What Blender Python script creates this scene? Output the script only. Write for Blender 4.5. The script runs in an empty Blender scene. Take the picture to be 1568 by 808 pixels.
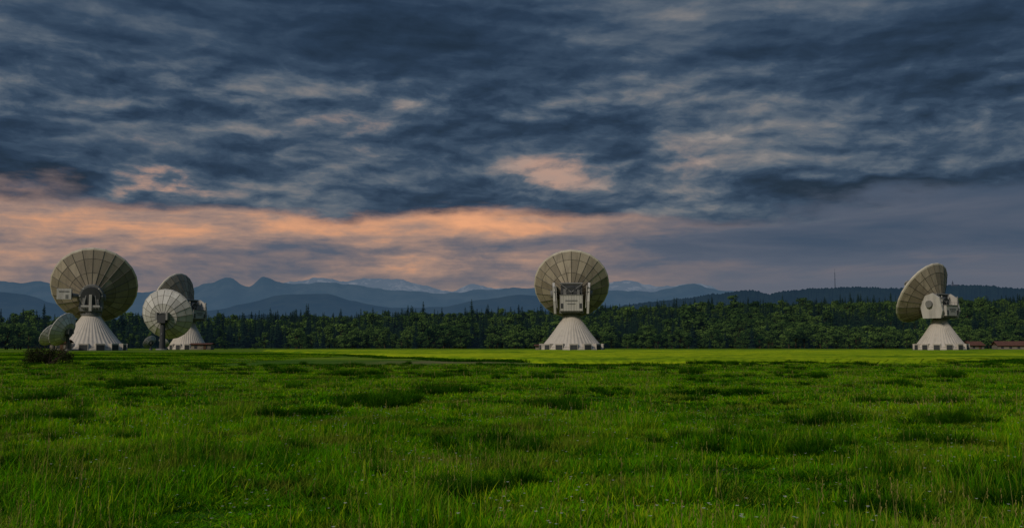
import bpy, math, random
import numpy as np
from mathutils import Vector, Matrix, noise as mn
random.seed(7); rng=np.random.default_rng(7)
scene=bpy.context.scene
R=math.radians
def lin(r,g,b):
    f=lambda c:(c/255/12.92) if c/255<=0.04045 else ((c/255+0.055)/1.055)**2.4
    return (f(r),f(g),f(b),1)
def sm(a,b,x):
    t=min(1,max(0,(x-a)/(b-a))); return t*t*(3-2*t)
def fbm(x,y,z=0,o=4):
    return mn.fractal(Vector((x,y,z)),0.9,2.0,o,noise_basis='PERLIN_ORIGINAL')

# ------------------------------------------------------------ node helper
class NT:
    def __init__(s,tree): s.t=tree
    def n(s,typ,**k):
        nd=s.t.nodes.new(typ)
        for a,b in k.items(): setattr(nd,a,b)
        return nd
    def put(s,sock,v):
        if v is None: return
        if isinstance(v,bpy.types.NodeSocket): s.t.links.new(v,sock)
        else: sock.default_value=v
    def m(s,op,a,b=None,c=None,clamp=False):
        nd=s.n('ShaderNodeMath',operation=op,use_clamp=clamp)
        s.put(nd.inputs[0],a); s.put(nd.inputs[1],b); s.put(nd.inputs[2],c)
        return nd.outputs[0]
    def add(s,a,b): return s.m('ADD',a,b)
    def mul(s,a,b): return s.m('MULTIPLY',a,b)
    def sub(s,a,b): return s.m('SUBTRACT',a,b)
    def step(s,x,a,b):
        nd=s.n('ShaderNodeMapRange',interpolation_type='SMOOTHSTEP')
        s.put(nd.inputs['Value'],x); nd.inputs['From Min'].default_value=a; nd.inputs['From Max'].default_value=b
        return nd.outputs['Result']
    def mix(s,f,a,b,mode='MIX'):
        nd=s.n('ShaderNodeMix',data_type='RGBA',blend_type=mode)
        s.put(nd.inputs[0],f); s.put(nd.inputs[6],a); s.put(nd.inputs[7],b)
        return nd.outputs[2]
    def noise(s,v,scale,detail=2,rough=.5,dist=0,out=0,lac=2.0):
        nd=s.n('ShaderNodeTexNoise',noise_dimensions='3D')
        if v is not None: s.put(nd.inputs['Vector'],v)
        nd.inputs['Scale'].default_value=scale; nd.inputs['Detail'].default_value=detail
        nd.inputs['Roughness'].default_value=rough; nd.inputs['Distortion'].default_value=dist
        nd.inputs['Lacunarity'].default_value=lac
        return nd.outputs[out]
    def xyz(s,x,y,z=0.0):
        nd=s.n('ShaderNodeCombineXYZ'); s.put(nd.inputs[0],x); s.put(nd.inputs[1],y); s.put(nd.inputs[2],z); return nd.outputs[0]
    def sep(s,v):
        nd=s.n('ShaderNodeSeparateXYZ'); s.put(nd.inputs[0],v); return nd.outputs
    def ramp(s,f,stops):
        nd=s.n('ShaderNodeValToRGB'); s.put(nd.inputs[0],f); e=nd.color_ramp.elements
        while len(e)<len(stops): e.new(0.5)
        for i,(p,c) in enumerate(stops): e[i].position=p; e[i].color=c
        return nd.outputs[0]
    def attr(s,name):
        return s.n('ShaderNodeAttribute',attribute_name=name).outputs['Fac']
def new_mat(name):
    m=bpy.data.materials.new(name); m.use_nodes=True; m.node_tree.nodes.clear()
    g=NT(m.node_tree); out=g.n('ShaderNodeOutputMaterial'); return m,g,out.inputs['Surface']
def principled(g,col,rough=.8,spec=.3,normal=None,metal=0):
    p=g.n('ShaderNodeBsdfPrincipled'); g.put(p.inputs['Base Color'],col); g.put(p.inputs['Roughness'],rough)
    p.inputs['Specular IOR Level'].default_value=spec; p.inputs['Metallic'].default_value=metal
    if normal is not None: g.put(p.inputs['Normal'],normal)
    return p.outputs[0]
def bump(g,h,strength=.5,dist=.1):
    b=g.n('ShaderNodeBump'); g.put(b.inputs['Height'],h); b.inputs['Strength'].default_value=strength; b.inputs['Distance'].default_value=dist
    return b.outputs[0]

# ------------------------------------------------------------ world
SUN_EL=36; SUN_AZ=-140
w=bpy.data.worlds.new("World"); scene.world=w; w.use_nodes=True
w.node_tree.nodes.clear(); g=NT(w.node_tree)
tc=g.n('ShaderNodeTexCoord').outputs['Generated']
X,Y,Z=g.sep(tc)[:3]
A=g.mul(g.m('ARCTAN2',X,Y),57.2958)
E=g.mul(g.m('ARCSINE',Z),57.2958)
def vadd(a,b):
    q=g.n('ShaderNodeVectorMath',operation='ADD'); g.put(q.inputs[0],a); g.put(q.inputs[1],b); return q.outputs[0]
P=g.xyz(g.mul(A,1/9.0),g.mul(E,1/3.3),0.0)
wn=g.noise(P,1.1,7,.58,0,1); wx,wy,_=g.sep(wn)[:3]
wx=g.sub(wx,.5); wy=g.sub(wy,.5)
P2=vadd(P,g.xyz(g.mul(wx,.5),g.mul(wy,.5),0.0))
nB=g.noise(P2,1.0,11,.57)
nBs=g.noise(vadd(P2,(-.04,.13,0)),1.0,7,.55)
relief=g.sub(nB,nBs)
nA=g.noise(g.xyz(g.mul(A,1/19),g.add(g.mul(E,1/2.9),g.mul(A,.018)),7.0),1.0,6,.52,.25)
ns=g.noise(g.xyz(g.mul(A,1/13),g.mul(E,1/1.8),3.0),1.1,8,.56,.3)
Aw=g.add(A,g.mul(wx,9.0)); Ew=g.add(E,g.mul(wy,4.5))
Ew=g.add(Ew,g.mul(g.sub(nB,.5),3.0))
def blob(a0,e0,sa,se):
    a=g.m('POWER',g.m('ABSOLUTE',g.mul(g.sub(Aw,a0),1/sa)),2.0)
    e=g.m('POWER',g.m('ABSOLUTE',g.mul(g.sub(Ew,e0),1/se)),2.0)
    return g.m('EXPONENT',g.mul(g.add(a,e),-1.0))
def total(lst):
    r=None
    for a0,e0,sa,se,am in lst:
        b=g.mul(blob(a0,e0,sa,se),am); r=b if r is None else g.add(r,b)
    return r
shapes=total([(-9.3,12.0,4.6,2.3,.28),(-20.1,9.6,3.8,1.2,.36),(2.6,10.2,5,1.5,.24),(10.6,11.2,3,1.7,.22),
 (17.7,12.0,8,1.5,.24),(-23.5,16,6,1.8,.20),(20,14.2,3,.8,.12),(-13,14.4,6,.8,.14),(16,9.9,9,.8,.20),(-1,14.6,9,.8,.12),
 (-15.2,11.0,3.6,1.6,-.18),(-24.2,12.0,4.5,1.1,-.16),(-3.4,12.0,2.6,1.5,-.18),(7.0,11.4,1.4,1.4,-.16),(22,16.2,9,1.8,-.16),
 (-6,8.9,9,.6,-.12),(18,8.5,11,.6,-.14),(-25,8.0,5,.6,-.16),(-6,17.6,12,1.5,-.15)])
warmsp=total([(-20.1,9.5,3.2,1.0,.80),(-9.6,12.6,2.8,1.3,.30),(2.4,10.2,2.8,.9,.50),(10.6,11,2,1.0,.20)])
mid=g.m('SUBTRACT',1.0,g.mul(g.step(E,13.5,18.0),.50))
L=g.add(.385,g.mul(g.sub(nA,.5),1.45))
L=g.add(L,g.mul(g.add(g.mul(g.sub(nB,.5),1.0),g.mul(relief,2.2)),mid))
L=g.add(L,g.add(shapes,g.mul(g.sub(ns,.5),.30)))
upper=g.ramp(L,[(0.0,lin(27,43,61)),(.25,lin(38,56,78)),(.45,lin(55,73,94)),(.64,lin(84,96,110)),(.84,lin(116,117,121)),(1.0,lin(144,137,134))])
wf=g.m('MULTIPLY',warmsp,g.step(L,.56,1.0),clamp=True)
upper=g.mix(wf,upper,lin(210,156,128))
# open sky beneath the cloud deck
side=g.m('SUBTRACT',1.0,g.step(g.add(A,g.mul(wx,7)),-2.0,18.0))
El=g.add(E,g.mul(wy,1.5))
def band(e0,se): return g.m('EXPONENT',g.mul(g.m('POWER',g.m('ABSOLUTE',g.mul(g.sub(El,e0),1/se)),2.0),-1.0))
tex=g.add(g.mul(g.sub(ns,.5),1.5),g.add(g.mul(g.sub(nB,.5),.7),g.add(g.mul(relief,1.2),g.mul(g.sub(nA,.5),.5))))
wl=g.add(.56,g.mul(band(6.9,.85),.26))
wl=g.sub(wl,g.mul(band(5.3,.6),.13))
wl=g.add(wl,tex)
wl=g.m('ADD',g.mul(g.m('MAXIMUM',wl,0.22),side),g.mul(g.m('SUBTRACT',1.0,side),g.add(.12,g.mul(g.sub(ns,.5),.9))),clamp=True)
low=g.ramp(wl,[(0,lin(60,76,98)),(.22,lin(82,90,107)),(.42,lin(120,109,112)),(.62,lin(162,132,119)),(.80,lin(204,150,118)),(1.0,lin(230,164,122))])
low=g.mix(g.mul(g.step(g.mul(E,-1.0),-5.0,-2.5),.40),low,lin(134,121,118))
low=g.mix(g.mul(g.m('SUBTRACT',1.0,side),g.mul(g.step(g.mul(E,-1.0),-6.0,-2.5),.6)),low,lin(82,95,114))
deck=g.step(g.add(g.add(E,g.mul(wy,3.8)),g.add(g.mul(g.sub(ns,.5),3.6),g.add(g.mul(g.sub(nB,.5),2.0),g.mul(g.sub(nA,.5),2.6)))),7.1,8.4)
col=g.mix(deck,low,upper)
up=g.add(1.0,g.mul(g.step(E,22,60),2.2))  # sky brightened overhead, out of view, to add light
col=g.mix(1.0,col,g.xyz(up,up,up),'MULTIPLY')
sky=g.n('ShaderNodeTexSky',sky_type='NISHITA',sun_disc=False,sun_elevation=R(SUN_EL),sun_rotation=R(SUN_AZ),air_density=1.5,dust_density=2.0)
b1=g.n('ShaderNodeBackground'); g.put(b1.inputs[0],sky.outputs[0]); b1.inputs[1].default_value=0.002
b2=g.n('ShaderNodeBackground'); g.put(b2.inputs[0],col); b2.inputs[1].default_value=0.98
ad=g.n('ShaderNodeAddShader'); g.put(ad.inputs[0],b1.outputs[0]); g.put(ad.inputs[1],b2.outputs[0])
wo=g.n('ShaderNodeOutputWorld'); g.put(wo.inputs[0],ad.outputs[0])
w.cycles.sampling_method='MANUAL'; w.cycles.sample_map_resolution=256

sd=bpy.data.lights.new('sun','SUN'); sd.energy=2.05; sd.angle=R(14); sd.color=(1,.90,.76)
so=bpy.data.objects.new('sun',sd); scene.collection.objects.link(so)
dv=Vector((math.sin(R(SUN_AZ))*math.cos(R(SUN_EL)),math.cos(R(SUN_AZ))*math.cos(R(SUN_EL)),math.sin(R(SUN_EL))))
so.rotation_euler=dv.to_track_quat('Z','Y').to_euler(); so.location=(0,0,100)

# ------------------------------------------------------------ mesh builder
class MB:
    def __init__(s): s.v=[]; s.f=[]; s.mi=[]; s.t=[]
    def add(s,vs,fs,mi=0,M=None,t=None):
        o=len(s.v)
        s.v+= [tuple(M@Vector(v)) if M is not None else tuple(v) for v in vs]
        for k,f in enumerate(fs):
            s.f.append([o+i for i in f]); s.mi.append(mi)
            s.t.append(random.random() if t is None else (t[k] if isinstance(t,list) else t))
    def box(s,c,sz,mi=0,M=None,taper=1.0,t=None):
        x,y,z=[q/2 for q in sz]; vs=[]
        for zz,k in ((-z,1),(z,taper)):
            vs+=[(c[0]-x*k,c[1]-y*k,c[2]+zz),(c[0]+x*k,c[1]-y*k,c[2]+zz),(c[0]+x*k,c[1]+y*k,c[2]+zz),(c[0]-x*k,c[1]+y*k,c[2]+zz)]
        s.add(vs,[(3,2,1,0),(4,5,6,7),(0,1,5,4),(1,2,6,5),(2,3,7,6),(3,0,4,7)],mi,M,t)
    def tube(s,a,b,r0,r1=None,n=8,mi=0,M=None,caps=True):
        r1=r0 if r1 is None else r1
        a=Vector(a); b=Vector(b); d=(b-a).normalized(); q=d.to_track_quat('Z','Y'); vs=[]
        for p,r in ((a,r0),(b,r1)):
            for i in range(n):
                an=2*math.pi*i/n; vs.append(p+q@Vector((r*math.cos(an),r*math.sin(an),0)))
        fs=[(i,(i+1)%n,n+(i+1)%n,n+i) for i in range(n)]
        if caps: fs+=[tuple(range(n))[::-1],tuple(range(n,2*n))]
        s.add(vs,fs,mi,M,t=.5)
    def lathe(s,prof,n,mi=0,M=None,rfun=None,t=None,flip=False):
        vs=[];fs=[]
        for r,z in prof:
            for i in range(n):
                an=2*math.pi*i/n; rr=r*(rfun(i,r) if rfun else 1); vs.append((rr*math.cos(an),rr*math.sin(an),z))
        for k in range(len(prof)-1):
            for i in range(n):
                j=(i+1)%n; f=(k*n+i,k*n+j,(k+1)*n+j,(k+1)*n+i); fs.append(f[::-1] if flip else f)
        s.add(vs,fs,mi,M,t)
    def obj(s,name,mats,parent=None,loc=None,smooth=False,link=True):
        me=bpy.data.meshes.new(name); me.from_pydata(s.v,[],s.f)
        for m in mats: me.materials.append(m)
        me.polygons.foreach_set('material_index',s.mi)
        a=me.attributes.new('tint','FLOAT','FACE'); a.data.foreach_set('value',s.t)
        if smooth: me.polygons.foreach_set('use_smooth',[True]*len(s.f))
        me.update()
        o=bpy.data.objects.new(name,me)
        if link: scene.collection.objects.link(o)
        if parent: o.parent=parent
        if loc: o.location=loc
        return o
def empty(name,loc,rz=0):
    e=bpy.data.objects.new(name,None); scene.collection.objects.link(e); e.location=loc; e.rotation_euler=(0,0,rz); e.empty_display_size=2; return e

# ------------------------------------------------------------ materials
def metal_mat(name,c0,c1,dirt,rough=.6):
    m,g,o=new_mat(name)
    t=g.attr('tint'); p=g.n('ShaderNodeTexCoord').outputs['Object']
    base=g.mix(t,c0,c1)
    mp=g.n('ShaderNodeMapping'); g.put(mp.inputs[0],p); mp.inputs['Scale'].default_value=(1,1,.18)
    n=g.noise(mp.outputs[0],.55,7,.65)
    n2=g.noise(p,.12,3,.5)
    f=g.step(g.add(g.mul(n,.7),g.mul(n2,.3)),.44,.68)
    base=g.mix(g.mul(f,.6),base,dirt)
    g.put(o,principled(g,base,rough,.3)); return m
M_back=metal_mat('dish_back_panels',(.18,.15,.108,1),(.36,.305,.225,1),(.11,.092,.068,1))
M_rib=metal_mat('dish_ribs',(.08,.07,.055,1),(.10,.09,.07,1),(.05,.045,.035,1))
M_rim=metal_mat('rim_metal',(.48,.43,.34,1),(.52,.465,.37,1),(.29,.25,.20,1))
M_white=metal_mat('white_painted_steel',(.38,.36,.325,1),(.47,.445,.405,1),(.20,.19,.17,1))
M_tower=metal_mat('corrugated_cladding',(.43,.385,.33,1),(.49,.44,.375,1),(.28,.25,.21,1))
M_dark=metal_mat('dark_steel',(.035,.037,.04,1),(.055,.058,.06,1),(.02,.02,.02,1))
M_mid=metal_mat('grey_steel',(.14,.138,.13,1),(.20,.195,.185,1),(.08,.08,.075,1))
M_wback=metal_mat('white_dish_panels',(.40,.385,.355,1),(.60,.58,.535,1),(.29,.28,.26,1))
DM=[M_back,M_rib,M_rim,M_white,M_tower,M_dark,M_mid,M_wback]
BACK,RIB,RIM,WHITE,TOWER,DARK,MID,WBACK=range(8)

def aim(az,el):
    a=R(az);e=R(el)
    n=Vector((math.sin(a)*math.cos(e),math.cos(a)*math.cos(e),math.sin(e)))
    x=Vector((math.cos(a),-math.sin(a),0)); y=n.cross(x)
    return Matrix((x,y,n)).transposed().to_4x4(), n
def build_dish(parent,pivot,az,el,Rr,h,N=24,back=BACK,feed=True,hubr=.24,ribs=True,rim=RIM):
    Mx,n=aim(az,el); Mx=Matrix.Translation(pivot)@Mx@Matrix.Translation((0,0,h))
    b=MB()
    prof=[(Rr,0),(Rr*1.0,-Rr*.04),(Rr*.97,-Rr*.065)]
    b.lathe(prof,N,rim,Mx,t=.5)
    bp=[(Rr*.968,-Rr*.065),(Rr*.80,-Rr*.20),(Rr*.52,-Rr*.40),(Rr*hubr,-h*.92)]
    b.lathe(bp,N,back,Mx)
    b.lathe([(Rr*hubr,-h*.92),(Rr*hubr*.9,-h*1.0)],N,MID,Mx,t=.5)
    b.add([(0,0,-h)]+[(Rr*hubr*.9*math.cos(2*math.pi*i/N),Rr*hubr*.9*math.sin(2*math.pi*i/N),-h) for i in range(N)],[(0,1+(i+1)%N,1+i) for i in range(N)],DARK,Mx)
    ob=b.obj('back_structure',DM,parent)
    if ribs:
        b=MB()
        for i in range(N):
            an=2*math.pi*i/N; c,s=math.cos(an),math.sin(an)
            for k in range(len(bp)-1):
                (r0,z0),(r1,z1)=bp[k],bp[k+1]
                b.tube((r0*c,r0*s,z0),(r1*c,r1*s,z1),Rr*.009,n=4,mi=RIB,M=Mx,caps=False)
                if k:
                    j=2*math.pi*(i+1)/N
                    b.tube((r0*c,r0*s,z0),(r0*math.cos(j),r0*math.sin(j),z0),Rr*.006,n=4,mi=RIB,M=Mx,caps=False)
        b.obj('back_ribs',DM,parent)
    b=MB()
    dep=Rr*.33
    b.lathe([(Rr*.995*q,-dep*(1-q*q)-.05) for q in (1,.85,.7,.5,.3,.12,.01)],N*2,WBACK,Mx,t=.5,flip=False)
    b.obj('reflector',DM,parent,smooth=True)
    if feed:
        b=MB(); fz=Rr*.55
        for k in range(4):
            an=math.pi/4+k*math.pi/2
            b.tube((Rr*.6*math.cos(an),Rr*.6*math.sin(an),-dep*.6),(Rr*.08*math.cos(an),Rr*.08*math.sin(an),fz),Rr*.012,n=6,mi=WHITE,M=Mx)
        b.lathe([(Rr*.1,fz),(Rr*.06,fz-.2),(Rr*.01,fz-.5)],16,WHITE,Mx,t=.5)
        b.lathe([(Rr*.1,fz),(Rr*.07,fz+.4),(Rr*.01,fz+.5)],16,WHITE,Mx,t=.5)
        b.lathe([(Rr*.1,-dep),(Rr*.06,-dep+2.6),(Rr*.01,-dep+2.7)],16,WHITE,Mx,t=.5)
        b.obj('feed_and_subreflector',DM,parent)
def tower(parent,rb,rt,zt,doors=14,phase=0):
    b=MB(); nf=44
    prof=[]
    for k in range(9):
        q=k/8; r=rb+(rt-rb)*(q**.85); prof.append((r,1.2+(zt-1.2)*q))
    b.lathe(prof,nf*4,TOWER,None,rfun=lambda i,r:1+(.009 if (i%4)<2 else -.009),t=.5)
    b.lathe([(rb*1.03,-.6),(rb*1.03,.5),(rb*.98,1.25)],48,TOWER,t=.3)
    b.lathe([(rt*1.0,zt-.3),(rt*1.2,zt),(rt*1.2,zt+.4),(rt*.6,zt+.45)],32,MID,t=.5)
    for i in range(32):
        an=2*math.pi*i/32; c,s=math.cos(an)*rt*1.18,math.sin(an)*rt*1.18
        b.tube((c,s,zt+.4),(c,s,zt+1.5),.05,n=4,mi=MID)
        a2=2*math.pi*(i+1)/32; b.tube((c,s,zt+1.5),(math.cos(a2)*rt*1.18,math.sin(a2)*rt*1.18,zt+1.5),.05,n=4,mi=MID)
    b.obj('tower_cladding',DM,parent)
    b=MB()
    for i in range(doors):
        an=2*math.pi*(i+phase)/doors; Mx=Matrix.Rotation(an,4,'Z')
        wd=rb*2*math.pi/doors*.5
        b.box((rb*.93,0,1.25),(rb*.2,wd+.5,2.7),TOWER,Mx,t=.4)
        b.box((rb*1.032,0,1.05),(.06,wd,2.1),DARK,Mx)
    b.obj('entrance_bays',DM,parent)

def big_antenna(x,y,az,el,Rr,h,zp,zt,rb,rt,style=0,N=24,phase=0):
    e=empty('satellite_dish_antenna',(x,y,0))
    tower(e,rb,rt,zt,phase=phase)
    build_dish(e,Vector((0,0,zp)),az,el,Rr,h,N)
    Rz=Matrix.Rotation(-R(az),4,'Z')
    b=MB()
    b.lathe([(rt*1.0,zt+.45),(rt*1.0,zt+1.6),(rt*.3,zt+1.65)],28,MID,t=.5)
    if style==0:
        for s in (-1,1):
            Mx=Rz@Matrix.Translation((s*5.7,0,0))@Matrix.Rotation(s*R(3),4,'Y')
            poly=[(-4.6,zt+.9),(3.6,zt+.9),(4.4,zp-1.5),(2.6,zp+3.4),(-1.4,zp+4.6),(-4.4,zp+2.6),(-5.6,zp-3)]
            n=len(poly); vs=[(-.45,a,c) for a,c in poly]+[(.45,a,c) for a,c in poly]
            fs=[tuple(range(n)),tuple(range(n,2*n))[::-1]]+[(i,n+i,n+(i+1)%n,(i+1)%n) for i in range(n)]
            b.add(vs,fs,WHITE,Mx,t=.8)
            b.box((-s*.9,-4.9,zp-1.2),(.25,.3,9.0),WHITE,Mx,t=.5)
            for q in range(5): b.box((-s*.45,-5.0,zp-5+q*1.9),(.9,.2,.25),MID,Mx,t=.5)
            b.tube((s*.6,0,zp),(s*1.5,0,zp),1.5,n=16,mi=MID,M=Mx)
        b.box((0,-.5,zt+1.6),(9.6,7.6,1.2),MID,Rz,t=.4)
        zc=(zt+zp)/2+.6; hh=(zp-zt-2.6)/2
        b.box((0,-2.6,zc),(9.0,6.8,2*hh),WHITE,Rz,t=.3)
        b.box((0,-2.6,zc+hh+.12),(9.4,7.2,.24),MID,Rz,t=.9)
        b.box((0,-2.6,zc-hh-.3),(7.2,5.6,.6),MID,Rz,t=.0)
        for q in range(9): b.box((-4.2+q*1.05,-6.02,zc),(.07,.05,2*hh-.2),MID,Rz,t=.6)
        b.box((0,-6.06,zc+hh*.30),(4.8,.06,.5),MID,Rz,t=.1)
        b.box((0,-6.06,zc-hh*.1),(3.2,.06,.35),MID,Rz,t=.1)
        for q in (-3.7,3.7): b.box((q,-6.08,zc-hh*.35),(1.0,.08,1.9),DARK,Rz,t=.6)
        for q in (-4,-2,0,2,4): b.tube((q,-5.9,zc+hh+.2),(q,-5.9,zc+hh+1.3),.06,n=4,mi=MID,M=Rz)
        b.tube((-4.4,-5.9,zc+hh+1.3),(4.4,-5.9,zc+hh+1.3),.06,n=4,mi=MID,M=Rz)
        b.box((0,.2,zp+1.6),(8.6,3.6,4.6),DARK,Rz)
        b.tube((0,1.2,zp+1.4),(0,-3.0,zp+.6),2.5,2.2,n=18,mi=DARK,M=Rz)
        b.box((-2.6,-2.3,zp+.8),(1.2,1.0,2.4),MID,Rz); b.box((2.8,-2.3,zp+.6),(1.0,1.0,2.0),MID,Rz)
        b.tube((-4.6,-1.6,zp+4.2),(4.6,-1.6,zp+4.2),.35,n=8,mi=MID,M=Rz)
        b.tube((-4.2,-2.0,zp+3.9),(0,-3.4,zp+.6),.18,n=6,mi=MID,M=Rz); b.tube((4.2,-2.0,zp+3.9),(0,-3.4,zp+.6),.18,n=6,mi=MID,M=Rz)
    else:
        b.box((0,0,zt+2.2),(7.6,6.4,1.4),MID,Rz,t=.6)
        for s in (-1,1):
            poly=[(-2.6,zt+2.6),(2.8,zt+2.6),(1.6,zp+1.2),(-1.6,zp+1.2)]
            n=4; vs=[(-.5,a,c) for a,c in poly]+[(.5,a,c) for a,c in poly]
            fs=[tuple(range(n)),tuple(range(n,2*n))[::-1]]+[(i,n+i,n+(i+1)%n,(i+1)%n) for i in range(n)]
            b.add(vs,fs,MID,Rz@Matrix.Translation((s*3.6,0,0)),t=.9)
            b.tube((s*4.1,0,zp-.4),(s*5.0,0,zp-.4),1.3,n=16,mi=MID,M=Rz)
            b.tube((s*2.4,-4.0,zt+2.8),(s*1.2,-3.6,zp+2.6),.25,n=6,mi=MID,M=Rz)
        b.tube((0,2.5,zp+.6),(0,-3.2,zp),4.6,4.2,n=20,mi=MID,M=Rz)
        b.tube((0,-3.2,zp),(0,-3.9,zp-.1),3.6,3.4,n=20,mi=DARK,M=Rz)
        for k in range(8):
            a=k*math.pi/4; b.box((3.9*math.cos(a),-3.3,zp+3.9*math.sin(a)),(.5,.5,.5),WHITE,Rz,t=.3)
        b.box((0,-3.6,zp-2.6),(1.0,2.0,6.2),WHITE,Rz,t=.2)
        b.box((0,-3.0,zt+3.2),(6.6,2.6,1.0),WHITE,Rz,t=.3)
        b.box((-2.3,-3.4,zt+4.6),(1.0,1.0,3.6),MID,Rz,t=.9); b.box((2.3,-3.4,zt+4.4),(1.0,1.0,3.2),MID,Rz,t=.7)
        b.box((-9.2,-3.0,zp+.6),(5.0,4.0,4.0),WHITE,Rz,t=1.0)
        b.box((-9.2,-5.04,zp+1.5),(3.6,.08,.5),MID,Rz,t=.9); b.box((-8.2,-5.05,zp-.4),(.9,.08,1.4),MID,Rz,t=.4)
        b.tube((-6.6,-2.0,zp+.2),(-3.4,-1.0,zp),.8,n=10,mi=MID,M=Rz)
        b.tube((-4.2,-4.4,zt+3.0),(4.2,-4.4,zt+3.0),.07,n=4,mi=MID,M=Rz)
        for q in range(-4,5): b.tube((q,-4.4,zt+1.9),(q,-4.4,zt+3.0),.06,n=4,mi=MID,M=Rz)
    b.obj('mount_and_cabin',DM,e)
    return e
big_antenna(-160.5,380,-17,29,16.0,10.0,20.5,13.3,12.8,3.1,style=1)
big_antenna(23.9,400,4,29,15.4,9.6,22.4,13.6,12.6,3.0,style=0,phase=.5)
big_antenna(184.5,430,-36,33,15.0,9.8,19.6,12.6,10.9,2.8,style=0,phase=.3)
big_antenna(-152.5,470,-72,16,15.0,9.8,19.0,12.6,9.0,2.8,style=0,phase=.1)

def small_antenna(name,x,y,az,el,Rr,h,zp,post=.9,back=WBACK,N=20):
    e=empty(name,(x,y,0))
    build_dish(e,Vector((0,0,zp)),az,el,Rr,h,N,back=back,hubr=.2,rim=WHITE)
    Rz=Matrix.Rotation(-R(az),4,'Z'); b=MB()
    b.tube((0,0,-.3),(0,0,zp-1.0*post),post*1.2,post*.85,n=14,mi=DARK)
    b.tube((0,0,-.3),(0,0,.6),post*2.4,post*2.2,n=14,mi=MID)
    b.box((0,-.4*post,zp-.6*post),(3.0*post,2.6*post,3.0*post),DARK,Rz)
    b.box((-2.0*post,-.6,zp+.4*post),(.7*post,2.4*post,2.8*post),MID,Rz); b.box((2.0*post,-.6,zp+.4*post),(.7*post,2.4*post,2.8*post),MID,Rz)
    b.tube((0,-1.2*post,zp*.45),(0,1.8*post,zp+h*.2-Rr*.15),.16*post,n=6,mi=MID,M=Rz)
    b.obj('pedestal',DM,e); return e
small_antenna('satellite_dish_antenna',-148.8,425,4,18,11.2,5.2,13.8,1.15)
small_antenna('satellite_dish_antenna',-153.5,345,-78,24,6.2,2.6,6.4,.6)
small_antenna('satellite_dish_antenna',-160.5,350,-72,34,4.6,2.0,4.6,.45)
small_antenna('satellite_dish_antenna',-158,452,20,40,2.6,1.2,2.6,.3)
small_antenna('satellite_dish_antenna',-150,415,-60,35,3.0,1.2,2.8,.3)

# ------------------------------------------------------------ buildings
def wall_mat(name,c,d):
    m,g,o=new_mat(name); p=g.n('ShaderNodeTexCoord').outputs['Object']
    n=g.noise(p,.8,6,.6); g.put(o,principled(g,g.mix(g.step(n,.35,.7),c,d),.9,.1)); return m
M_plaster=wall_mat('plaster',(.22,.19,.15,1),(.15,.13,.11,1)); M_wood=wall_mat('brown_timber',(.08,.05,.035,1),(.12,.07,.045,1))
M_roof=wall_mat('clay_tile_roof',(.12,.055,.04,1),(.08,.042,.032,1)); M_glass=wall_mat('window_glass',(.03,.035,.04,1),(.05,.055,.06,1))
BM=[M_plaster,M_wood,M_roof,M_glass]
def house(name,x,y,L_,W_,hw,hr,rz,wall=0):
    e=empty(name,(x,y,0),R(rz))
    b=MB(); b.box((0,0,hw/2-.2),(L_,W_,hw+.4),wall)
    b.add([(-L_/2,-W_/2,hw),(-L_/2,W_/2,hw),(-L_/2,0,hw+hr-.15),(L_/2,-W_/2,hw),(L_/2,W_/2,hw),(L_/2,0,hw+hr-.15)],[(0,2,1),(3,4,5)],1)
    b.obj('walls',BM,e)
    b=MB()
    for s in (-1,1):
        o_=.7; a=(s*(W_/2+o_),hw-o_*hr/(W_/2)); 
        vs=[(xx,yy,zz+dz) for dz in (0,.22) for xx in (-L_/2-.6,L_/2+.6) for yy,zz in ((a[0],a[1]),(0,hw+hr))]
        b.add(vs,[(0,1,3,2),(4,6,7,5),(0,2,6,4),(0,4,5,1),(2,3,7,6)],2)
    b.obj('roof',BM,e)
    b=MB(); k=int(L_//3.5)
    for i in range(k):
        xx=-L_/2+(i+.5)*L_/k
        for s in (-1,1): b.box((xx,s*(W_/2+.02),hw*.5),(1.3,.08,1.3),3)
    b.box((L_*.2,-W_/2-.03,1.1),(1.2,.1,2.4),1)
    b.obj('windows_and_door',BM,e)
house('farm_barn',262,520,20,10,2.0,2.0,-8,0)
house('farm_house',247,535,8,7,2.2,1.8,10,0)
house('farm_barn',285,528,16,9,2.2,2.4,5,1)
house('equipment_building',-163.5,362,6,4,3.0,.8,0,0)
house('equipment_building',-172,385,10,5,2.6,.6,4,0)
house('equipment_building',-141,455,9,5,2.4,.4,0,0)
house('equipment_building',14,425,8,4,1.8,.3,0,0)

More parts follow.
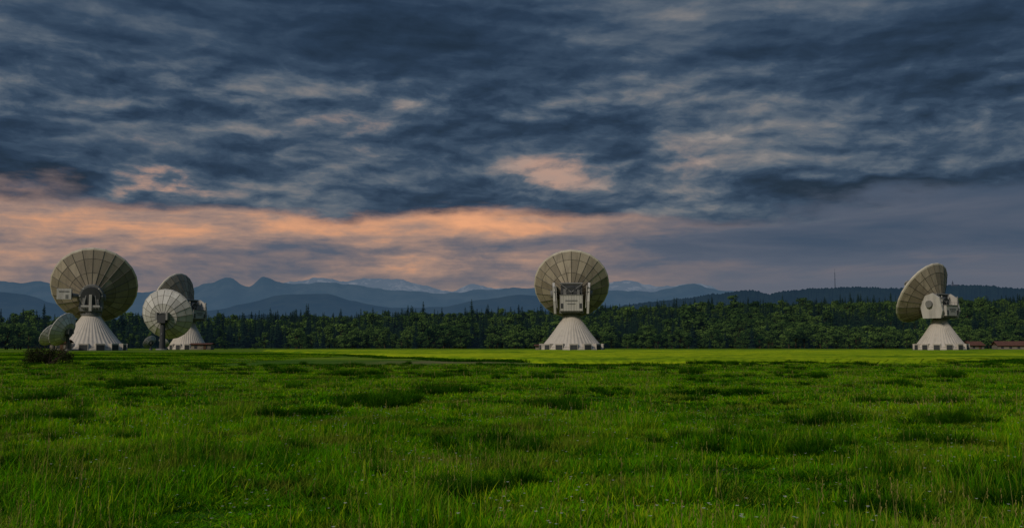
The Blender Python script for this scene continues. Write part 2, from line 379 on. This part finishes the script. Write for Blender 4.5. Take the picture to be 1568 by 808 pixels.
# ------------------------------------------------------------ terrain
def gz(x,y):
    d=math.hypot(x,y); k=1-sm(150,320,d)
    return k*(.16*fbm(x*.06,y*.06,1.3,3)+.06*fbm(x*.4,y*.4,5.1,2)*(1-sm(40,90,d)))
def ground():
    ys=[-60000,-3000,-300,-60,-20,-5]+list(np.arange(0,60,.6))+list(np.geomspace(60,420,90))+[600,900,1500,3000,8000,20000,60000]
    half=list(np.arange(0,32,.8))+list(np.geomspace(32,300,50))+[600,1500,5000,20000,60000]
    xs=[-h for h in half[:0:-1]]+half
    nx=len(xs); v=[(x,y,gz(x,y)) for y in ys for x in xs]
    f=[(j*nx+i,j*nx+i+1,(j+1)*nx+i+1,(j+1)*nx+i) for j in range(len(ys)-1) for i in range(nx-1)]
    me=bpy.data.meshes.new('meadow_ground'); me.from_pydata(v,[],f); me.polygons.foreach_set('use_smooth',[True]*len(f))
    m,g,o=new_mat('meadow')
    p=g.n('ShaderNodeNewGeometry').outputs['Position']
    a=g.noise(p,.05,5,.6); b=g.noise(p,.5,6,.65); c=g.noise(p,9,4,.6)
    mp=g.n('ShaderNodeMapping'); g.put(mp.inputs[0],p); mp.inputs['Scale'].default_value=(.012,.05,1); e_=g.noise(mp.outputs[0],1,6,.6)
    col=g.ramp(g.add(g.mul(a,.5),g.mul(b,.5)),[(.32,(.018,.06,.004,1)),(.5,(.04,.12,.006,1)),(.68,(.10,.17,.012,1))])
    col=g.mix(g.mul(g.step(c,.35,.7),.45),col,(.02,.04,.005,1))
    x_,y_,_=g.sep(p)[:3]
    far=g.step(y_,70,140)
    fcol=g.ramp(g.add(g.mul(e_,.7),g.mul(b,.3)),[(.38,(.03,.075,.005,1)),(.5,(.08,.145,.008,1)),(.62,(.19,.24,.012,1))])
    col=g.mix(far,col,fcol)
    ex=g.m('POWER',g.m('ABSOLUTE',g.mul(g.add(x_,6.5),1/8)),2.0); ey=g.m('POWER',g.m('ABSOLUTE',g.mul(g.sub(y_,104),1/9)),2.0)
    em=g.mul(g.m('EXPONENT',g.mul(g.add(ex,ey),-1.0)),g.step(b,.3,.6))
    col=g.mix(em,col,(.17,.13,.07,1))
    g.put(o,principled(g,col,.95,.05,bump(g,g.add(b,g.mul(c,.4)),.6,.25)))
    me.materials.append(m); ob=bpy.data.objects.new('meadow_ground',me); scene.collection.objects.link(ob)
ground()

def crop():
    b=MB(); poly=lambda y:( -29+ (175-y)*.42 if y<175 else -29-(y-175)*.35, 40+(y-97)*.9 if y<180 else 115+(y-180)*.6)
    ys=list(np.arange(98,175,2))+list(np.arange(176,345,5)); n=90; vs=[];fs=[]
    for j,y in enumerate(ys):
        a,c=poly(y)
        for i in range(n+1):
            q=i/n; x=a+(c-a)*q
            edge=min(i,n-i,j*1.0,len(ys)-1-j)
            z=gz(x,y)+(.36+random.uniform(-.06,.06)+.08*fbm(x*.1,y*.05))*min(1,edge/1.0) -(.05 if edge==0 else 0)
            vs.append((x,y+random.uniform(-.5,.5),z))
    fs=[(j*(n+1)+i,j*(n+1)+i+1,(j+1)*(n+1)+i+1,(j+1)*(n+1)+i) for j in range(len(ys)-1) for i in range(n)]
    b.add(vs,fs,0)
    m,g,o=new_mat('young_grain')
    p=g.n('ShaderNodeNewGeometry').outputs['Position']
    mp=g.n('ShaderNodeMapping'); g.put(mp.inputs[0],p); mp.inputs['Scale'].default_value=(.015,.07,1); a=g.noise(mp.outputs[0],1,7,.68); c=g.noise(p,1.2,5,.65)
    col=g.ramp(a,[(.34,(.05,.13,.004,1)),(.47,(.20,.30,.006,1)),(.58,(.38,.44,.010,1))])
    col=g.mix(g.mul(g.step(c,.4,.65),.40),col,(.05,.11,.005,1))
    g.put(o,principled(g,col,.95,.02,bump(g,c,.8,.4)))
    b.obj('grain_field',[m])
crop()

# ------------------------------------------------------------ hills & mountains
def haze_mat(name,c0,c1,haze,f0,f1,ztop,snow=None):  # aerial haze painted in as constant emission, stronger towards the foot
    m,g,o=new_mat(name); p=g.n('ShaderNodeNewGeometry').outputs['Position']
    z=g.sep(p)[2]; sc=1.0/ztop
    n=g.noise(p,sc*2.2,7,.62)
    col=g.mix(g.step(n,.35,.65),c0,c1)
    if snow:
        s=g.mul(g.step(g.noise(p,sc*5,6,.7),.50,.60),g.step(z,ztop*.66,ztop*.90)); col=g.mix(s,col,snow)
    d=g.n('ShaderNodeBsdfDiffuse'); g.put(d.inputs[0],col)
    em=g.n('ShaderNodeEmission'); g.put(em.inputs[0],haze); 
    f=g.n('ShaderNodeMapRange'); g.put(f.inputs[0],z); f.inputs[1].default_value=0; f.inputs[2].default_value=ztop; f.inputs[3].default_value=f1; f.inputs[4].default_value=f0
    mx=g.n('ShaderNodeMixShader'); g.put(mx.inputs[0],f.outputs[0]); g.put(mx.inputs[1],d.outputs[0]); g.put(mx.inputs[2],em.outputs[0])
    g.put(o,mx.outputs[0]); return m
def interp(pr,b):
    xs=[q[0] for q in pr]; ys=[q[1] for q in pr]
    i=int(np.searchsorted(xs,b)); 
    if i<=0: return ys[0]
    if i>=len(xs): return ys[-1]
    t=(b-xs[i-1])/(xs[i]-xs[i-1]); t=t*t*(3-2*t)*.5+t*.5
    return ys[i-1]+(ys[i]-ys[i-1])*t
def ridge(name,Dc,dep,prof,mat,nx=700,ny=22,jag=.03,jf=60,spike=0,relief=.25,seed=0):
    v=[];bs=np.linspace(-800,800,nx)
    crest=[]
    for b in bs:
        c=interp(prof,b)
        c*=1+jag*(mn.ridged_multi_fractal(Vector((b/1000*jf,seed,0)),.9,2.1,5,1,2)-1.1)
        crest.append(c/1000*Dc)
    for j in range(ny):
        s=-1+1.5*j/(ny-1)
        y=Dc+s*dep
        for i,b in enumerate(bs):
            H=crest[i]
            k=(1-abs(s))
            rl=1-relief*mn.ridged_multi_fractal(Vector((b/1000*Dc/dep*2.4,s*1.8,seed+3)),.9,2.0,5,1,2)*min(1,abs(s)*3)*.6
            z=(H*y/Dc)*(k**.8)*rl
            if spike: z+=random.uniform(0,spike)*min(1,k*4)
            v.append((b/1000*y,y,z if abs(s)<1 else -2))
    f=[(j*nx+i,j*nx+i+1,(j+1)*nx+i+1,(j+1)*nx+i) for j in range(ny-1) for i in range(nx-1)]
    me=bpy.data.meshes.new(name); me.from_pydata(v,[],f); me.materials.append(mat)
    if not spike: me.polygons.foreach_set('use_smooth',[True]*len(f))
    o=bpy.data.objects.new(name,me); scene.collection.objects.link(o); return o
P4=[(-800,40),(-300,50),(-252,59),(-219,64),(-193,68),(-167,64),(-147,67),(-114,66),(-94,61),(-62,54),(-39,62),(-16,57),(24,56),(76,59),(115,65),(148,59),(188,62),(220,54),(290,44),(800,30)]
P3=[(-800,60),(-514,65),(-495,62),(-475,65),(-449,59),(-383,53),(-324,57),(-304,64),(-288,69),(-265,60),(-252,69),(-219,61),(-186,64),(-167,61),(-121,56),(-68,52),(-35,56),(10,58),(56,59),(96,55),(142,55),(181,62),(207,56),(273,46),(514,39),(800,39)]
P2_=[(-800,52),(-514,54),(-488,51),(-455,41),(-416,29),(-350,30),(-298,36),(-265,43),(-232,51),(-186,52),(-160,45),(-121,38),(-68,39),(-29,47),(10,51),(56,47),(109,39),(207,34),(514,33),(800,33)]
P1=[(-800,24),(-514,24),(-400,25),(-318,28),(-252,32),(-186,28),(-121,29),(-55,33),(10,34),(96,39),(142,45),(175,49),(207,54),(240,57),(260,53),(273,56),(306,59),(339,60),(391,59),(437,62),(470,62),(514,59),(800,52)]
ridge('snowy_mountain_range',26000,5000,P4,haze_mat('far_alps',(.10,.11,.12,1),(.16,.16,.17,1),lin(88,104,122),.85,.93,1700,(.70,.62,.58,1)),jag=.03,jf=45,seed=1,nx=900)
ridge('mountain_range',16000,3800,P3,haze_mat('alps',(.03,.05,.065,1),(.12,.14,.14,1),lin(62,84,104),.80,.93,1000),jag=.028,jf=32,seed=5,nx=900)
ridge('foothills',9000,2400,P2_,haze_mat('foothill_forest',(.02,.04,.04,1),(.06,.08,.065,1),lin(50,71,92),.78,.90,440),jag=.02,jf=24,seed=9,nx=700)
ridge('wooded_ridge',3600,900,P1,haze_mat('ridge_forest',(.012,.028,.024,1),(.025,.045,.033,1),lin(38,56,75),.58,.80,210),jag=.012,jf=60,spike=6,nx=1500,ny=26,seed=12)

e=empty('radio_mast',(1170,3600,200)); b=MB()
for k in range(3):
    a=2*math.pi*k/3; b.tube((2.2*math.cos(a),2.2*math.sin(a),-25),(.7*math.cos(a),.7*math.sin(a),66),.45,.35,n=5)
for q in range(14):
    z0=-10+q*5.4; r0=2.2-1.5*(z0+15)/81
    for k in range(3):
        a=2*math.pi*k/3; a2=2*math.pi*(k+1)/3
        b.tube((r0*math.cos(a),r0*math.sin(a),z0),(r0*.95*math.cos(a2),r0*.95*math.sin(a2),z0+5.4),.2,n=4)
b.tube((0,0,60),(0,0,82),.5,.25,n=6); b.tube((0,0,40),(0,0,44),1.8,n=10)
def hazy(name,c,hz,f):  # distance haze put into the surface as a fixed glow
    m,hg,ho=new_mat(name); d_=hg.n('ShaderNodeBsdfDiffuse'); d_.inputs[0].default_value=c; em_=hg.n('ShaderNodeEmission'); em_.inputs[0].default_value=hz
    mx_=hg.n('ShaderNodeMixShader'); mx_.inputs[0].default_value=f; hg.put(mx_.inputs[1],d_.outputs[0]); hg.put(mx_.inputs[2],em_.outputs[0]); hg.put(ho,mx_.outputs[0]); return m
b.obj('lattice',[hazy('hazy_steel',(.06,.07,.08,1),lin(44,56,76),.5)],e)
e=empty('hilltop_monastery',(1600,3600,206)); b=MB(); hs=.62
for (x,L_,W_,hh,rr) in ((-22,26,12,9,6),(8,34,14,12,8),(40,20,12,8,5)):
    x*=hs;L_*=hs;W_*=hs;rr*=hs
    b.box((x,0,hh/2-10),(L_,W_,hh+20),0)
    b.add([(x-L_/2-1,-W_/2-1,hh),(x+L_/2+1,-W_/2-1,hh),(x+L_/2+1,W_/2+1,hh),(x-L_/2-1,W_/2+1,hh),(x-L_/2-1,0,hh+rr),(x+L_/2+1,0,hh+rr)],[(0,1,5,4),(2,3,4,5),(0,4,3),(1,2,5)],1)
b.box((-4,0,8),(5,5,26),0); b.tube((-4,0,21),(-4,0,25),3.4,2.2,n=8,mi=1); b.tube((-4,0,25),(-4,0,32),1.8,.2,n=8,mi=1)
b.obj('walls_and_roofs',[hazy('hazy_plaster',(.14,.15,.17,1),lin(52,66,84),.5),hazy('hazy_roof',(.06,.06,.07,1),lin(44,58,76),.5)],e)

# ------------------------------------------------------------ instancing via geometry nodes
def scatter(name,pts,sources):
    coll=bpy.data.collections.new(name+'_parts')
    for k,o in enumerate(sources): coll.objects.link(o)
    me=bpy.data.meshes.new(name); me.from_pydata([p[:3] for p in pts],[],[])
    for nm,ty,ix in (('sc','FLOAT',3),('rz','FLOAT',4),('idx','INT',5),('sw','FLOAT',6)):
        a=me.attributes.new(nm,ty,'POINT'); a.data.foreach_set('value',[p[ix] for p in pts])
    ob=bpy.data.objects.new(name,me); scene.collection.objects.link(ob)
    t=bpy.data.node_groups.new(name+'_scatter','GeometryNodeTree')
    t.interface.new_socket('Geometry',in_out='INPUT',socket_type='NodeSocketGeometry'); t.interface.new_socket('Geometry',in_out='OUTPUT',socket_type='NodeSocketGeometry')
    N=t.nodes.new; K=t.links.new
    gi=N('NodeGroupInput'); go=N('NodeGroupOutput'); ci=N('GeometryNodeCollectionInfo'); ci.inputs['Collection'].default_value=coll
    ci.inputs['Separate Children'].default_value=True; ci.inputs['Reset Children'].default_value=True
    ip=N('GeometryNodeInstanceOnPoints'); ip.inputs['Pick Instance'].default_value=True
    def at(nm,ty):
        q=N('GeometryNodeInputNamedAttribute'); q.data_type=ty; q.inputs['Name'].default_value=nm; return q.outputs['Attribute']
    cr=N('ShaderNodeCombineXYZ'); K(at('rz','FLOAT'),cr.inputs[2])
    cs=N('ShaderNodeCombineXYZ'); sw=at('sw','FLOAT'); K(sw,cs.inputs[0]); K(sw,cs.inputs[1]); K(at('sc','FLOAT'),cs.inputs[2])
    K(gi.outputs[0],ip.inputs['Points']); K(ci.outputs[0],ip.inputs['Instance']); K(at('idx','INT'),ip.inputs['Instance Index'])
    K(cr.outputs[0],ip.inputs['Rotation']); K(cs.outputs[0],ip.inputs['Scale']); K(ip.outputs[0],go.inputs[0])
    md=ob.modifiers.new('scatter','NODES'); md.node_group=t
    return ob

def foliage_mat(name,c0,c1,haze=None,hf=0.0):
    m,g,o=new_mat(name); t=g.attr('tint'); r=g.n('ShaderNodeObjectInfo').outputs['Random']
    p=g.n('ShaderNodeNewGeometry').outputs['Position']; n=g.noise(p,.012,3,.5)
    f=g.m('ADD',g.mul(t,.35),g.add(g.mul(g.m('POWER',r,1.6),.6),g.mul(g.sub(n,.45),1.2)),clamp=True)
    col=g.mix(f,c0,c1)
    d=g.n('ShaderNodeBsdfDiffuse'); g.put(d.inputs[0],col); tr=g.n('ShaderNodeBsdfTranslucent'); g.put(tr.inputs[0],col)
    mx=g.n('ShaderNodeMixShader'); mx.inputs[0].default_value=.25; g.put(mx.inputs[1],d.outputs[0]); g.put(mx.inputs[2],tr.outputs[0])
    if haze:  # slight distance haze painted over the leaves as emission
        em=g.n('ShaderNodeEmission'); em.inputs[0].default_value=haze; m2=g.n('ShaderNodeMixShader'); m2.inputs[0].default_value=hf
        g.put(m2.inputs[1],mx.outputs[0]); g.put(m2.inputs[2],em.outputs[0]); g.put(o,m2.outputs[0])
    else: g.put(o,mx.outputs[0])
    return m
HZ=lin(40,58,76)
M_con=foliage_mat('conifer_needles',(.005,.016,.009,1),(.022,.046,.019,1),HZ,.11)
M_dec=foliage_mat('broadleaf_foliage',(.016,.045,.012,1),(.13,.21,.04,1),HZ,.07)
M_bark=wall_mat('bark',(.05,.04,.03,1),(.08,.06,.045,1))
def conifer(name,seed):
    rd=random.Random(seed); b=MB()
    b.tube((0,0,-.05),(0,0,.97),.014,.002,n=6,mi=1)
    W=rd.uniform(.12,.20); lay=18
    for k in range(lay):
        q=k/lay; z=.10+.88*q; rr=W*(1-q)**.8*rd.uniform(.7,1.2)+.008; n=9
        a0=rd.uniform(0,6.28)
        for i in range(n):
            a=a0+6.283*i/n+rd.uniform(-.25,.25); r=rr*rd.uniform(.6,1.25); wd=.38
            zt=z-r*rd.uniform(.35,.6)
            b.add([(0,0,z+.02),(r*.7*math.cos(a-wd),r*.7*math.sin(a-wd),zt+r*.1),(r*math.cos(a),r*math.sin(a),zt),(r*.7*math.cos(a+wd),r*.7*math.sin(a+wd),zt+r*.1)],[(0,1,2),(0,2,3)],0,t=rd.random())
    return b.obj(name,[M_con,M_bark],link=False)
def leafcloud(b,rd,lobes,nq,sz,mi=0):
    for (cx,cy,cz,rx,rz_) in lobes:
        tb=rd.uniform(-.2,.2)
        for _ in range(nq):
            u=Vector((rd.gauss(0,1),rd.gauss(0,1),rd.gauss(0,1)+1e-4)).normalized(); k=rd.uniform(.55,1.08)
            c=Vector((cx+u.x*rx*k,cy+u.y*rx*k,cz+u.z*rz_*k)); s=sz*rd.uniform(.6,1.4)
            q=(u+Vector((rd.uniform(-.8,.8),rd.uniform(-.8,.8),rd.uniform(-.5,.8)))).to_track_quat('Z','Y')
            b.add([c+q@Vector((-s,-s*.7,0)),c+q@Vector((s,-s*.5,0)),c+q@Vector((s*.6,s,0)),c+q@Vector((-s*.8,s*.7,0))],[(0,1,2,3)],mi,t=min(1,max(0,rd.random()*.7+.15+tb)))
def broadleaf(name,seed,width=.36):
    rd=random.Random(seed); b=MB(); b.tube((0,0,-.05),(0,0,.45),.022,.014,n=7,mi=1)
    lobes=[]
    for i in range(14):
        z=rd.uniform(.16,.88); w_=width*math.sin(min(1,(1.02-z)/.5)*1.57)*.85; a=rd.uniform(0,6.28); r=w_*math.sqrt(rd.random())
        lobes.append((r*math.cos(a),r*math.sin(a),z,rd.uniform(.09,.17),rd.uniform(.07,.13)))
        b.tube((0,0,z*.5),(r*math.cos(a)*.9,r*math.sin(a)*.9,z),.009,.003,n=4,mi=1,caps=False)
    leafcloud(b,rd,lobes,64,.027)
    return b.obj(name,[M_dec,M_bark],link=False)
con=[conifer('t%d_conifer'%i,20+i) for i in range(5)]
dec=[broadleaf('u%d_broadleaf'%i,40+i,w_) for i,w_ in enumerate((.34,.42,.30,.38,.5))]
hillH=[(-700,15),(-514,17),(-300,18),(-100,24),(0,27),(110,32),(200,39),(340,43),(514,48),(700,50)]
def hz(x,y): return interp(hillH,x/y*1000)*sm(700,1380,y)+6*fbm(x*.006,y*.006)*sm(740,900,y)
pts=[]
for _ in range(10000):
    yy=math.sqrt(rng.uniform(720**2,1420**2)); xx=rng.uniform(-.66,.66)*yy
    nz=fbm(xx*.008,yy*.008,2); n2=fbm(xx*.02,yy*.02,5)
    z=hz(xx,yy)-.3; k=1.0 if rng.random()<.9 else 1.3
    if rng.random()<.62+nz*1.6-(.12 if xx/yy>.1 and yy<950 else 0):
        h=rng.uniform(11,22)*(1+.6*n2)*k; pts.append((xx,yy,z,h,rng.uniform(0,6.28),int(rng.integers(0,5)),h*rng.uniform(.85,1.3)))
    else:
        h=rng.uniform(11,19)*(1+.5*n2)*k; pts.append((xx,yy,z,h,rng.uniform(0,6.28),5+int(rng.integers(0,5)),h*rng.uniform(.9,1.25)))
for _ in range(1700):
    yy=rng.uniform(640,750); xx=rng.uniform(-.68,.68)*yy; nz=fbm(xx*.018,yy*.018,7)
    if nz<-.12 and yy<710: continue
    h=rng.uniform(6,16)*(1+.6*nz)
    isdec=rng.random()<.85 if xx>-120 else rng.random()<.4
    if not isdec: h*=1.25
    pts.append((xx,yy,-.2,h,rng.uniform(0,6.28),(5 if isdec else 0)+int(rng.integers(0,5)),h*rng.uniform(.95,1.35)))
for _ in range(45):
    xx=rng.uniform(-300,-218); yy=rng.uniform(425,470); h=rng.uniform(8,13.5)
    pts.append((xx,yy,-.2,h,rng.uniform(0,6.28),5+int(rng.integers(0,5)),h*1.1))
for (xx,yy,h) in ((-122,560,5),(-118,562,4),(-127,561,3.5),(215,600,10),(190,602,12),(196,604,11),(204,603,12),(122,600,6),(128,603,5),(206,598,10),(-138,480,5),(-128,500,4),(140,604,8),(150,606,9),(96,600,5),(225,600,9)):
    pts.append((xx,yy,-.2,h,rng.uniform(0,6.28),5+int(rng.integers(0,5)),h*1.4))
scatter('distant_forest',pts,con+dec)
def rise():
    xs=np.linspace(-.85,.85,120); ys=list(np.linspace(700,1500,30)); v=[(x*y,y,hz(x*y,y)-.4-(.6 if y<=701 else 0)) for y in ys for x in xs]; n=len(xs)
    f=[(j*n+i,j*n+i+1,(j+1)*n+i+1,(j+1)*n+i) for j in range(len(ys)-1) for i in range(n-1)]
    me=bpy.data.meshes.new('forest_hill'); me.from_pydata(v,[],f); me.materials.append(wall_mat('forest_floor',(.012,.022,.010,1),(.02,.035,.014,1)))
    scene.collection.objects.link(bpy.data.objects.new('forest_hill',me))
rise()

rd=random.Random(3); b=MB()
for i in range(60):
    a=rd.uniform(0,6.28); r=rd.uniform(.6,2.3); b.tube((rd.uniform(-.5,.5),rd.uniform(-.4,.4),-.1),(r*math.cos(a),r*.7*math.sin(a),rd.uniform(.9,2.0)),.03,.008,n=4,mi=1)
lb=[(rd.uniform(-1.9,1.9),rd.uniform(-1,1),rd.uniform(.3,1.25),rd.uniform(.4,.7),rd.uniform(.35,.6)) for _ in range(24)]
leafcloud(b,rd,lb,170,.05)
M_bush=foliage_mat('bush_leaves',(.018,.030,.010,1),(.055,.06,.022,1))
b.obj('bush',[M_bush,M_bark],loc=(-42.5,92,gz(-42.5,92)))

# ------------------------------------------------------------ grass
def grass_mat(name,c0,c1,c2,dry=0.0):
    m,g,o=new_mat(name); rnd=g.attr('rnd'); hh=g.attr('hh')
    p=g.n('ShaderNodeNewGeometry').outputs['Position']; big=g.noise(p,.14,5,.62); med=g.noise(p,1.3,4,.62)
    f=g.m('ADD',g.mul(rnd,.40),g.mul(g.sub(g.add(big,med),.87),3.4),clamp=True)
    col=g.mix(f,c0,c1); col=g.mix(g.step(g.add(g.mul(rnd,.5),g.mul(big,1.0)),.76,.98),col,c2)
    if dry:
        dn=g.noise(p,.45,5,.65); df=g.mul(g.step(g.add(dn,g.mul(rnd,.12)),.56,.68),dry)
        col=g.mix(df,col,(.20,.21,.025,1))
    col=g.mix(g.m('SUBTRACT',1.0,g.step(hh,0.0,.65)),col,(.010,.028,.002,1))  # blade roots darkened in the colour, AO-like shade
    d=g.n('ShaderNodeBsdfDiffuse'); g.put(d.inputs[0],col); tr=g.n('ShaderNodeBsdfTranslucent'); g.put(tr.inputs[0],col)
    mx=g.n('ShaderNodeMixShader'); mx.inputs[0].default_value=.35; g.put(mx.inputs[1],d.outputs[0]); g.put(mx.inputs[2],tr.outputs[0]); g.put(o,mx.outputs[0]); return m
M_g=grass_mat('meadow_grass_blades',(.016,.095,.002,1),(.11,.35,.002,1),(.33,.45,.010,1),.65)
M_gd=grass_mat('tussock_blades',(.006,.042,.001,1),(.022,.10,.002,1),(.07,.17,.006,1))
M_straw=grass_mat('straw_stems',(.12,.16,.02,1),(.24,.24,.05,1),(.34,.28,.09,1))
M_fl=grass_mat('white_petals',(.5,.5,.42,1),(.6,.6,.5,1),(.6,.55,.2,1))
def blades(name,n,size,h0,h1,wd,lean,seed,mat,radial=False,seeds=0,flowers=0):
    rd=random.Random(seed); v=[];f=[];rn=[];hh=[];mi=[]
    def blade(x,y,h,w_,az,ln,m_=0):
        rr=rd.random(); o=len(v); dx,dy=math.cos(az),math.sin(az); px,py=-dy,dx
        tw=rd.uniform(-.6,.6); px,py=px*math.cos(tw)-py*math.sin(tw),px*math.sin(tw)+py*math.cos(tw)
        for q,ww in ((0,1),(.45,.85),(.8,.5)):
            l=ln*h*q*q; zz=h*q*(1-.18*ln*q)
            v.append((x+dx*l-px*w_*ww/2,y+dy*l-py*w_*ww/2,zz-.01)); v.append((x+dx*l+px*w_*ww/2,y+dy*l+py*w_*ww/2,zz-.01)); hh.extend([q,q]); rn.extend([rr,rr])
        v.append((x+dx*ln*h,y+dy*ln*h,h*(1-.18*ln))); hh.append(1); rn.append(rr)
        f.extend([(o,o+1,o+3,o+2),(o+2,o+3,o+5,o+4),(o+4,o+5,o+6)]); mi.extend([m_]*3)
    for i in range(n):
        if radial:
            a=rd.uniform(0,6.28); r=size/2*math.sqrt(rd.random()); x,y=r*math.cos(a),r*math.sin(a); az=a+rd.uniform(-.7,.7); k=1-.5*(r/(size/2))**2
            blade(x,y,rd.uniform(h0,h1)*k,wd*rd.uniform(.7,1.3),az,lean*rd.uniform(.4,1.3))
        else:
            x,y=rd.uniform(-size/2,size/2),rd.uniform(-size/2,size/2)
            blade(x,y,h0+(h1-h0)*rd.random()**1.6,wd*rd.uniform(.6,1.4),rd.uniform(0,6.28),lean*rd.uniform(.2,1.4))
    for i in range(seeds):
        x,y=rd.uniform(-size/2,size/2),rd.uniform(-size/2,size/2); h=rd.uniform(h1*1.1,h1*1.8); az=rd.uniform(0,6.28); l=rd.uniform(.1,.35)
        blade(x,y,h,wd*.45,az,l,1)
        tx,ty,tz=x+math.cos(az)*l*h*.95,y+math.sin(az)*l*h*.95,h*(1-.18*l)
        for k in range(7):
            o=len(v); s=wd*.9; zz=tz-.015*k; a2=rd.uniform(0,6.28)
            v.extend([(tx,ty,zz),(tx+s*math.cos(a2),ty+s*math.sin(a2),zz+.02),(tx,ty,zz+.025)]); hh.extend([1]*3); rn.extend([.7]*3); f.append((o,o+1,o+2)); mi.append(1)
    for i in range(flowers):
        x,y=rd.uniform(-size/2,size/2),rd.uniform(-size/2,size/2); h=rd.uniform(h0,h1)*1.15; blade(x,y,h,wd*.5,0,.1)
        for k in range(6):
            a=k*6.283/6; o=len(v); s=.018
            v.extend([(x,y,h),(x+s*math.cos(a),y+s*math.sin(a),h+.006),(x+s*math.cos(a+.8),y+s*math.sin(a+.8),h+.006)]); hh.extend([1]*3); rn.extend([.3]*3); f.append((o,o+1,o+2)); mi.append(2)
    me=bpy.data.meshes.new(name); me.from_pydata(v,[],f)
    for m in (mat,M_straw,M_fl): me.materials.append(m)
    me.polygons.foreach_set('material_index',mi)
    a=me.attributes.new('rnd','FLOAT','POINT'); a.data.foreach_set('value',rn); a=me.attributes.new('hh','FLOAT','POINT'); a.data.foreach_set('value',hh)
    return bpy.data.objects.new(name,me)
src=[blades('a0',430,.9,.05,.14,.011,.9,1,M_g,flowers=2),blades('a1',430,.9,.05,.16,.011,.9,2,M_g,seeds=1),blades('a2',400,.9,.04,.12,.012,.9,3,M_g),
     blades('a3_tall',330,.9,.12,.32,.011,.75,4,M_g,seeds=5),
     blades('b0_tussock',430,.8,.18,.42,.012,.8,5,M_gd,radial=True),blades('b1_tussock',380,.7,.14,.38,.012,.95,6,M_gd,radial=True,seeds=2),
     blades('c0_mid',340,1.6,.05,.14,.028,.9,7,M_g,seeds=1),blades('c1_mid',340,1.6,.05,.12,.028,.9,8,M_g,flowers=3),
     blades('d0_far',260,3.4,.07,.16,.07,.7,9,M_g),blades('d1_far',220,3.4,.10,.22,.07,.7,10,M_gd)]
for k,o in enumerate(src): o.name='%02d_grass'%k
gp=[]
def addp(x,y,s,i,sw=None): gp.append((x,y,gz(x,y),s,random.uniform(0,6.28),i,sw or s))
def wedge(n,y0,y1):
    for _ in range(n):
        yy=math.sqrt(random.uniform(y0*y0,y1*y1)); yield random.uniform(-.62,.62)*yy+random.uniform(-2,2),yy
for x,y in wedge(2600,4,26):
    tall=fbm(x*.35,y*.35,3)*1.3+(.25 if (x<1 and y<15) else 0)-(.35 if y>16 else 0)
    hh=1+1.2*fbm(x*.5,y*.5,9)
    if random.random()<.03+.8*max(0,tall): addp(x,y,hh*random.uniform(.65,1.15),3,random.uniform(.8,1.1))
    else: addp(x,y,hh*random.uniform(.6,1.25),random.choice((0,1,2)),1.05)
for x,y in wedge(6500,22,80): addp(x,y,(1+1.1*fbm(x*.3,y*.3,9))*random.uniform(.65,1.3),random.choice((6,6,7)),1.05)
for x,y in wedge(6000,70,260):
    if -29<x and 95<y and x<40+(y-97)*.9: continue
    addp(x,y,random.uniform(.7,1.1),8 if fbm(x*.03,y*.03,4)>-.15 else 9,1.1)
tus=[(-16.5,43,1.6),(-15.6,42,1.5),(-13,60,1.6),(-8.7,57.6,1.9),(-9.8,57,1.5),(-3.3,53,1.6),(-4,29.4,1.5),(-4.6,29.8,1.3),(-3.4,31,1.2),(-3.35,35.5,1.3),(-2.4,36,1.3),(-.27,17,1.25),(.15,16.8,1.0),(-.7,17.3,.9),
 (-5.3,24.2,1.2),(1.6,28.8,1.4),(.8,29,1.2),(3.6,18.1,1.1),(4,18.3,.9),(7.2,22.9,1.2),(6.9,22.5,1.1),(5.1,16.8,1.1),(16.2,43,1.5),(23.4,54,1.7),(7.6,18.2,1),(-10.6,21.6,1.3),(-10.2,22.6,1.1),
 (-14.5,30.5,1.4),(6.2,12.3,1.1),(4.06,11,.9),(1.2,52,1.6),(7.4,34.5,1.4),(9.3,21.6,1.2),(-.43,12.3,1.0),(-7.2,14.5,.9),(-28,70,2),(12,28,1.2),(11,62,1.6)]
for x,y,s in tus:
    for k in range(9):
        q=random.gauss(0,.42); q2=random.gauss(0,.5)
        addp(x+q*s,y+q2*s,s*random.uniform(.6,1.15)*math.exp(-.6*q*q),4+random.randint(0,1),s*random.uniform(.5,.9))
for x,y in wedge(1100,6,95):
    if fbm(x*.12,y*.12,8)>-.05: addp(x,y,random.uniform(.3,.85)*(1+y/110),4+random.randint(0,1),random.uniform(.3,.75)*(1+y/80))
for q in np.linspace(0,1,150):
    x=-31+q*60; y=(178-q*160 if q<.45 else 106-(q-.45)*16)+random.uniform(-2,2)
    if q>.75 and random.random()<.5: continue
    addp(x,y,random.uniform(1.0,1.9),9,random.uniform(.5,1.0))
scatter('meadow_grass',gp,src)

# ------------------------------------------------------------ camera
cd=bpy.data.cameras.new('camera'); cam=bpy.data.objects.new('camera',cd); scene.collection.objects.link(cam)
cam.location=(0,0,1.7); cam.rotation_euler=(R(90+4.7),0,0); cd.lens=35; cd.sensor_width=36; cd.clip_end=150000; cd.clip_start=.1
scene.camera=cam
scene.view_settings.view_transform='Standard'; scene.view_settings.look='None'; scene.view_settings.exposure=0
